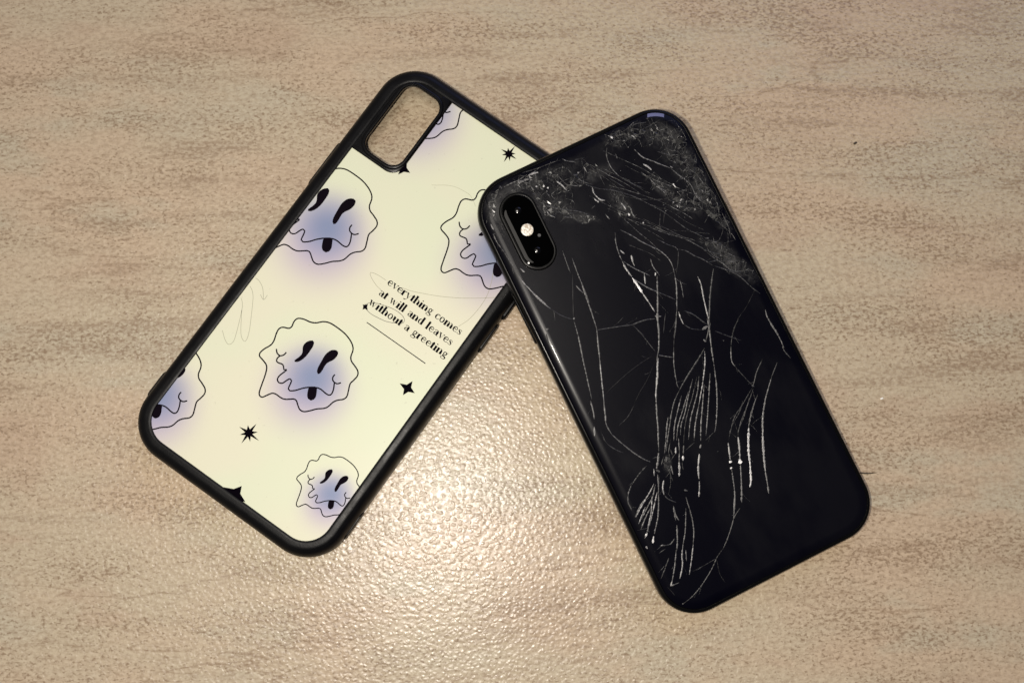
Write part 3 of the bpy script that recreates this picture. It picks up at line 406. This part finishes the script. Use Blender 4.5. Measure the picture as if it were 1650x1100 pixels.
# lettering: fat stems and hair serifs
T, h = 0.44, 0.14
G = {
 'e': (0.70, [[(.10,.53,h),(.60,.55,h)], 's', [(.60,.55,.09),(.585,.80,.12),(.37,.985,h),(.18,.80,.22),(.135,.50,.29),(.19,.18,.22),(.42,.015,.08),(.64,.20,h)]]),
 'v': (0.72, [[(.13,.98,.28),(.40,.03,.20)], [(.40,.03,.05),(.63,.98,.05)], [(.0,.98,h),(.28,.98,h)], [(.52,.98,h),(.74,.98,h)]]),
 'r': (0.56, [[(.16,.98,T),(.16,0,T)], [(.28,.72,.06),(.36,.93,.12),(.50,.90,.22)], [(.0,.0,h),(.34,.0,h)]]),
 'y': (0.72, [[(.13,.98,.28),(.40,.05,.20)], [(.63,.98,.05),(.40,.03,.06),(.26,-.36,.10),(.10,-.42,.20),(.04,-.34,.2)], [(.0,.98,h),(.28,.98,h)]]),
 't': (0.46, [[(.22,1.32,.20),(.20,1.0,T),(.20,.0,T)], [(.02,.97,h),(.42,.97,h)], [(.2,.03,.1),(.36,.02,.05),(.44,.12,.04)]]),
 'h': (0.80, [[(.16,1.58,T),(.16,0,T)], [(.30,.80,.05),(.44,.98,.10),(.58,.80,.26),(.60,.5,T),(.60,0,T)], [(.0,0,h),(.32,0,h)]]),
 'i': (0.40, [[(.18,.98,T),(.18,0,T)], [(.18,1.42,.27),(.18,1.24,.27)], [(.02,0,h),(.34,0,h)]]),
 'n': (0.80, [[(.16,.98,T),(.16,0,T)], [(.30,.80,.05),(.44,.98,.10),(.58,.80,.26),(.60,.5,T),(.60,0,T)], [(.0,0,h),(.32,0,h)]]),
 'g': (0.70, [[(.16,.70,.22),(.18,.90,.14),(.32,.98,h),(.46,.88,.18),(.49,.68,.24),(.44,.46,.16),(.32,.38,h),(.19,.46,.14),(.16,.70,.22)], [(.50,.92,.06),(.62,1.0,.16)], [(.20,.40,.08),(.12,.26,.13),(.26,.15,.24),(.50,.06,.24),(.60,-.12,.2),(.46,-.36,.1),(.24,-.40,.08),(.06,-.26,.14),(.12,-.06,.1),(.26,.10,.08)]]),
 'c': (0.64, [[(.56,.76,.18),(.50,.93,.12),(.36,.985,h),(.18,.80,.22),(.135,.50,.29),(.19,.18,.22),(.40,.015,.08),(.60,.20,h)]]),
 'o': (0.74, [[(.36,.985,h),(.18,.82,.2),(.135,.50,.28),(.18,.18,.2),(.36,.015,h),(.54,.18,.2),(.585,.50,.28),(.54,.82,.2),(.36,.985,h)]]),
 'm': (1.18, [[(.16,.98,T),(.16,0,T)], [(.30,.80,.05),(.40,.97,.10),(.54,.80,.26),(.56,.5,T),(.56,0,T)], [(.70,.80,.05),(.80,.97,.10),(.95,.80,.26),(.97,.5,T),(.97,0,T)], [(.0,0,h),(.32,0,h)]]),
 's': (0.56, [[(.44,.80,.10),(.28,.98,.07),(.12,.86,.14),(.14,.70,.2),(.30,.52,.27),(.44,.32,.22),(.42,.12,.13),(.26,.02,.07),(.08,.14,.1)], [(.47,.95,.05),(.47,.70,.05)], [(.06,.30,.05),(.06,.02,.05)]]),
 'a': (0.72, [[(.12,.78,.18),(.18,.93,.12),(.34,.985,.08),(.50,.86,.22),(.51,.6,T),(.51,.0,.26)], [(.48,.60,h),(.26,.52,.12),(.15,.28,.24),(.24,.05,.12),(.36,.05,.07),(.48,.20,.05)], [(.51,.03,.1),(.70,.04,h)]]),
 'w': (1.02, [[(.12,.98,.27),(.33,.03,.18)], [(.33,.03,.05),(.50,.98,.05)], [(.47,.98,.27),(.68,.03,.18)], [(.68,.03,.05),(.90,.98,.05)], [(.0,.98,h),(.26,.98,h)]]),
 'l': (0.40, [[(.18,1.58,T),(.18,0,T)], [(.02,0,h),(.34,0,h)]]),
 'd': (0.78, [[(.56,1.58,T),(.56,0,T)], [(.50,.80,.05),(.36,.97,.08),(.18,.80,.22),(.135,.50,.28),(.18,.18,.22),(.36,.02,.08),(.50,.18,.05)]]),
 'u': (0.80, [[(.18,.98,T),(.18,.4,T),(.22,.14,.2),(.36,.02,.08),(.50,.18,.05)], [(.60,.98,T),(.60,0,T)], [(.0,.98,h),(.2,.98,h)]]),
 ' ': (0.42, [])}
XH = 1.60
for txt, ((x0, y0), (x1, y1)) in D['text']:
    tot = sum(G[c][0] for c in txt); sx = hypot(x1-x0, y1-y0)/tot; ang = atan2(y1-y0, x1-x0)
    V = []; F = []; x = 0; zj = 0
    for c in txt:
        wd, st = G[c]
        for q in st:
            if q == 's': continue
            P = [(x+a*sx, b*XH, w_*XH*0.98) for a, b, w_ in q]
            P = crom(P, 0.12, closed=(P[0] == P[-1]))
            P = [(x0+a*cos(ang)-b*sin(ang), y0+a*sin(ang)+b*cos(ang), max(0.02, w_)) for a, b, w_ in P]
            zj = (zj+1) % 5; ribbon(V, F, P, ZP+0.02+0.002*zj)
        x += wd*sx
    link('printed_text', V, F, M['ink'], panel, smooth=False, label='line of black lettering reading "%s"' % txt)

# ------------------------------------------------------------------ cracked phone
PW, PL, PR = 35.45, 71.8, 12.0
phone = thing('cracked_phone', 'black smartphone lying face down with shattered back glass, its upper corner propped on the case', 'phone',
              (POSE['phone'][0]*MM, POSE['phone'][1]*MM, 0), (POSE['phone'][3], 0, POSE['phone'][2]))
def ph(i, z): return [(x, y+PL, z) for x, y in rrect(PW-i, PL-i, PR-i, 18)]
def pane(i): return 7.7-0.075*max(0, 4.45-i)**2.0
frame_prof = [(1.3, 0.75), (0.95, 0.72), (0.5, 1.05), (0.2, 1.7), (0.03, 2.9), (0, 3.85), (0.03, 4.8), (0.2, 6.0), (0.5, 6.65), (0.9, 6.92), (1.3, 7.02), (1.44, 6.99), (1.5, 6.6)]
V, F = loft([ph(i, z) for i, z in frame_prof] + [ph(1.8, 6.4)], closed_profile=True); frame = link('frame', V, F, M['frame'], phone)
V, F = loft([ph(1.0, .9), ph(1.05, 0.66), ph(1.5, 0.42), ph(2.2, 0.2), ph(3.2, 0.05), ph(4.4, 0)][::-1], True, False); link('screen_glass', V, F, M['black_glass'], phone)
gl = [(1.58, 6.5), (1.58, 7.0)] + [(i, pane(i)) for i in (1.66, 1.8, 2.0, 2.3, 2.6, 2.9, 3.2, 3.5, 3.8, 4.1, 4.4, 4.6)] + [(5.4, 7.7), (8, 7.7)]
V, F = loft([[(x, y-PL, z) for x, y, z in ph(i, z)] for i, z in gl], False, True)
glass = link('back_glass', V, F, M['glass'], phone, loc=(0, PL*MM, 0), sharp=60, label='black back glass shattered by long cracks and crushed corners')
def gz(x, y):
    """height of the curved pane at x, y (phone-centred mm)"""
    d = min(PW-abs(x), PL-abs(y)); ax, ay = abs(x)-(PW-PR), abs(y)-(PL-PR)
    if ax > 0 and ay > 0: d = PR-hypot(ax, ay)
    return (pane(d), d)
def on_pane(P):
    cur = []
    for p in P:
        if gz(*p[:2])[1] > 1.7: cur.append(p)
        else:
            if len(cur) > 1: yield cur
            cur = []
    if len(cur) > 1: yield cur
def crack_band(V, F, P, zoff, ridge):
    b0 = len(V)//3
    for piece in on_pane(P):
        b = len(V); ribbon(V, F, piece, 0, ridge)
        for i in range(b, len(V)):
            x, y, z = V[i]; V[i] = (x, y, z+(gz(x/MM, y/MM)[0]+zoff)*MM)
gain = {1: 0.95, 2: 1.0, 3: 1.0, 4: 1.0, 5: 1.0}
for ci, (g, wd, pts) in enumerate(D['cracks']):
    V = []; F = []; P = crom([tuple(q) for q in pts], 0.3 if len(pts) > 2 else 9)
    if len(P) == 2:
        a, b = P; P = [tuple(a[k]+(b[k]-a[k])*t/4 for k in range(2)) for t in range(5)]
    n = len(P); out = []
    for i, q in enumerate(P):
        t = i/(n-1); tap = min(1, 0.45+3.2*min(t, 1-t)) if n > 3 else 1
        amp = (0.03 if g < 5 else 0.0)
        out.append((q[0]+random.uniform(-amp, amp), q[1]+random.uniform(-amp, amp), wd*gain[g]*tap*random.choice((0.55, 0.8, 1.0, 1.0, 1.15, 1.4))))
    crack_band(V, F, out, 0.006+0.0004*(ci % 9), 0.05)
    if F: link('crack', V, F, M['crack%d' % g], glass, smooth=False)
# ghost lines and splinters: too many to pick apart
V = []; F = []; V2 = []; F2 = []; V3 = []; F3 = []; V4 = []; F4 = []
def inzone(z):
    x, y, a, b, al = z; r = random.gauss(0, 0.62); t = random.gauss(0, 0.62)
    return x+a*r*cos(al)-b*t*sin(al), y+a*r*sin(al)+b*t*cos(al)
from mathutils.geometry import delaunay_2d_cdt
pts = []
for zn in D['zones']:
    for _ in range(int(zn[2]*zn[3]*2.2)+8):
        p = inzone(zn)
        if gz(*p)[1] > 1.9 and not (hypot(max(0, abs(p[1]-53.1)-6.6), p[0]+23.35) < 5.9): pts.append(Vector(p))
vs, es, fs = delaunay_2d_cdt(pts, [], [], 0, 1e-4)[:3]
hz = [random.uniform(0, 1) for _ in vs]
for a, b in es:
    p, q = vs[a], vs[b]; l = (p-q).length
    if 0.15 < l < 2.6 and random.random() < 0.62:
        wv = random.choice((0.04, 0.05, 0.06, 0.09)); m = (p+q)/2
        tgt = (V, F) if random.random() < 0.72 else (V2, F2)
        crack_band(*tgt, [(p.x, p.y, wv*.6), (m.x, m.y, wv), (q.x, q.y, wv*.6)], 0.012+0.0006*random.random(), 0.03)
for f in fs:
    P = [vs[i] for i in f]; mxl = max((P[i]-P[i-1]).length for i in range(3))
    if mxl > 1.7 or random.random() < 0.5: continue
    c = (P[0]+P[1]+P[2])/3; k = random.uniform(0.75, 0.98); b = len(V4); tz = random.uniform(0.02, 0.11)*min(1.3, mxl)
    for q, r in zip(P, random.sample((0, 0.5, 1.0), 3)):
        x, y = c+(q-c)*k; V4.append((x*MM, y*MM, (gz(x, y)[0]+0.004+tz*r)*MM))
    F4.append((b, b+1, b+2))
for _ in range(150):                              # glints: loose chips
    p = random.choice(pts); r = random.uniform(0.06, 0.17); a = random.uniform(0, pi)
    tg = (V3, F3) if random.random() < 0.35 else (V2, F2)
    crack_band(*tg, [(p.x-r*cos(a), p.y-r*sin(a), 0.06), (p.x, p.y, random.uniform(0.1, 0.24)), (p.x+r*cos(a), p.y+r*sin(a), 0.06)], 0.03, 0.06)
# long hair cracks sweeping from the upper middle towards the right edge
rs = random.Random(3)
for g, wd, cp in D['cracks']:
    Q = crom([tuple(q) for q in cp], 0.35) if len(cp) > 2 else []
    for i in range(1, len(Q)-1):
        dx, dy = Q[i+1][0]-Q[i][0], Q[i+1][1]-Q[i][1]; a0 = atan2(dy, dx)
        if rs.random() < 0.02:                   # side branches leaving the main fractures
            a = a0+rs.choice((-1, 1))*rs.uniform(0.3, 1.0); x, y = Q[i]; P = []; w0 = rs.uniform(0.035, 0.07)
            for k in range(rs.randint(3, 10)):
                P.append((x, y, w0*rs.uniform(0.5, 1))); a += rs.uniform(-0.15, 0.15); x += 0.5*cos(a); y += 0.5*sin(a)
            crack_band(V, F, P, 0.009, 0.03)
        if rs.random() < (0.06 if g > 1 else 0.015):   # crumbled edge: tiny ticks across the fracture
            a = a0+rs.uniform(0.5, 2.6); r = rs.uniform(0.04, 0.14); x, y = Q[i]
            crack_band(*((V2, F2) if g > 1 else (V, F)), [(x-r*cos(a), y-r*sin(a), 0.04), (x, y, rs.uniform(0.07, 0.16)), (x+r*cos(a), y+r*sin(a), 0.04)], 0.02, 0.05)
for k in range(17):
    x, y = rs.uniform(-6, 16), rs.uniform(36, 66); a = radians(rs.uniform(-58, -44)); P = []; w0 = rs.uniform(0.05, 0.10)
    for i in range(rs.randint(8, 22)):
        P.append((x, y, w0*rs.uniform(0.5, 1.1))); a += rs.uniform(-0.11, 0.10); x += 1.3*cos(a); y += 1.3*sin(a)
    crack_band(V, F, P, 0.008+0.0003*k, 0.03)
link('crushed_facets', V4, F4, M['facet'], glass, smooth=False, kind='stuff')
link('splinter_web', V, F, M['shard'], glass, smooth=False, kind='stuff')
link('glass_splinters', V2, F2, M['crack2'], glass, smooth=False, kind='stuff')
link('glass_chips', V3, F3, M['crack4'], glass, smooth=False, kind='stuff')

# camera bump with two lenses, flash and microphone
BX, BY, BW, BL = -23.35, 53.1, 5.75, 12.35
def pill(i, z): return [(x, y+PL, z) for x, y in rrect(BW-i, BL-i, BW-i, 16, BX, BY)]
V, F = loft([pill(-0.15, 7.6), pill(0, 7.72), pill(0.05, 8.5), pill(0.25, 8.78), pill(0.55, 8.86), pill(0.8, 8.80), pill(0.85, 8.5)], False, True)
bump = link('camera_bump', V, F, M['ring'], phone)
V, F = loft([pill(0.9, 8.55), pill(0.9, 8.74), pill(1.05, 8.80), pill(2.5, 8.80)], False, True)
link('lens_cover', V, F, M['black_glass'], bump)
def disc(name, x, y, r, prof, mat, n=32, label=None):
    L = [[(x+(r*k)*cos(2*pi*i/n), y+PL+(r*k)*sin(2*pi*i/n), z) for i in range(n)] for k, z in prof]
    V, F = loft(L, False, True); return link(name, V, F, mat, bump, label=label)
for lx, ly in ((-23.35, 59.9), (-23.35, 46.6)):
    disc('lens', lx, ly, 1.0, ((1, 8.802), (0.85, 8.85), (0.65, 8.895), (0.45, 8.925), (0.25, 8.943), (0.06, 8.95)), M['lens'])
disc('flash', -23.45, 53.5, 1.85, ((1, 8.80), (0.97, 8.84), (0.8, 8.85), (0.3, 8.85)), M['flash'], label='round white flash between the two lenses')
disc('microphone', -20.9, 50.5, 0.5, ((1, 8.80), (0.95, 8.82), (0.5, 8.82)), M['dot'], 16)
for s_, v0, v1 in ((-1, 21.8, 38.8), (1, 26.5, 36.5), (1, 12.5, 22.5)):
    side_button(phone, M['frame'], 'power_button' if s_ < 0 else 'volume_button', s_, PW-0.02, PL+v0, PL+v1, 2.7, 5.0, 0.42)
# bluish reflection painted as a sliver on the pane edge, top corner
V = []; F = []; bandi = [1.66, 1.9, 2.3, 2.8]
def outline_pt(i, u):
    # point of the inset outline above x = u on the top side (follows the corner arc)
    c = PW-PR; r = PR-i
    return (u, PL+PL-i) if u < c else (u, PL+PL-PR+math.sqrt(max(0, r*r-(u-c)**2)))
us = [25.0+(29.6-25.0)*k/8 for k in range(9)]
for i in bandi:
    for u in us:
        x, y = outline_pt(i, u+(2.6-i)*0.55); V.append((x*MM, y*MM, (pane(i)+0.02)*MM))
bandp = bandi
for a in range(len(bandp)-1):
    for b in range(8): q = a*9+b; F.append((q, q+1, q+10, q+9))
link('painted_reflection', V, F, M['band'], phone)

# let the phone rest: its lowest point touches the table
bpy.context.view_layer.update()
lo = min((o.matrix_world @ v.co).z for o in phone.children if o.type == 'MESH' for v in o.data.vertices)
phone.location.z -= lo

# ------------------------------------------------------------------ crumbs on the table
def crumb(x, y, r, mat, label, name='crumb'):
    rnd = random.Random(int(x*10)); bm = bmesh.new(); bmesh.ops.create_icosphere(bm, subdivisions=2, radius=r*MM)
    for v in bm.verts: v.co *= rnd.uniform(0.8, 1.15); v.co.z *= 0.6; v.co.x *= 1.5
    me = bpy.data.meshes.new(name); bm.to_mesh(me); bm.free(); me.materials.append(mat)
    o = bpy.data.objects.new(name, me); C.objects.link(o); o.location = (x*MM, y*MM, r*0.5*MM); o.rotation_euler = (0, 0, 0.5)
    o['label'] = label; o['category'] = 'crumb'
M['crumb_dark'] = plain('dark_crumb', (0.05, 0.035, 0.02), 0.7); M['crumb_pale'] = plain('pale_crumb', (0.85, 0.82, 0.74), 0.6)
crumb(116.4, 114.5, 0.42, M['crumb_dark'], 'tiny dark crumb on the table above the phone, right of its top corner')
crumb(120.9, 32.1, 0.38, M['crumb_pale'], 'tiny pale crumb on the table beside the right edge of the phone')

# dark wisp of lint lying against the long edge of the phone
P = [(112.6, 9.3, 0.30), (114.0, 9.1, 0.5), (115.6, 9.0, 0.42), (117.2, 9.15, 0.25), (118.4, 9.3, 0.06)]
L = []
for x, y, r in crom(P, 0.5):
    L.append([(x, y+r*0.5*cos(2*pi*k/6), 0.16+r*0.3*sin(2*pi*k/6)) for k in range(6)])
V, F = loft(L, True, True); lint = link('lint', V, F, M['crumb_dark'])
lint['label'] = 'short dark wisp of lint on the table against the lower right edge of the phone'; lint['category'] = 'lint'
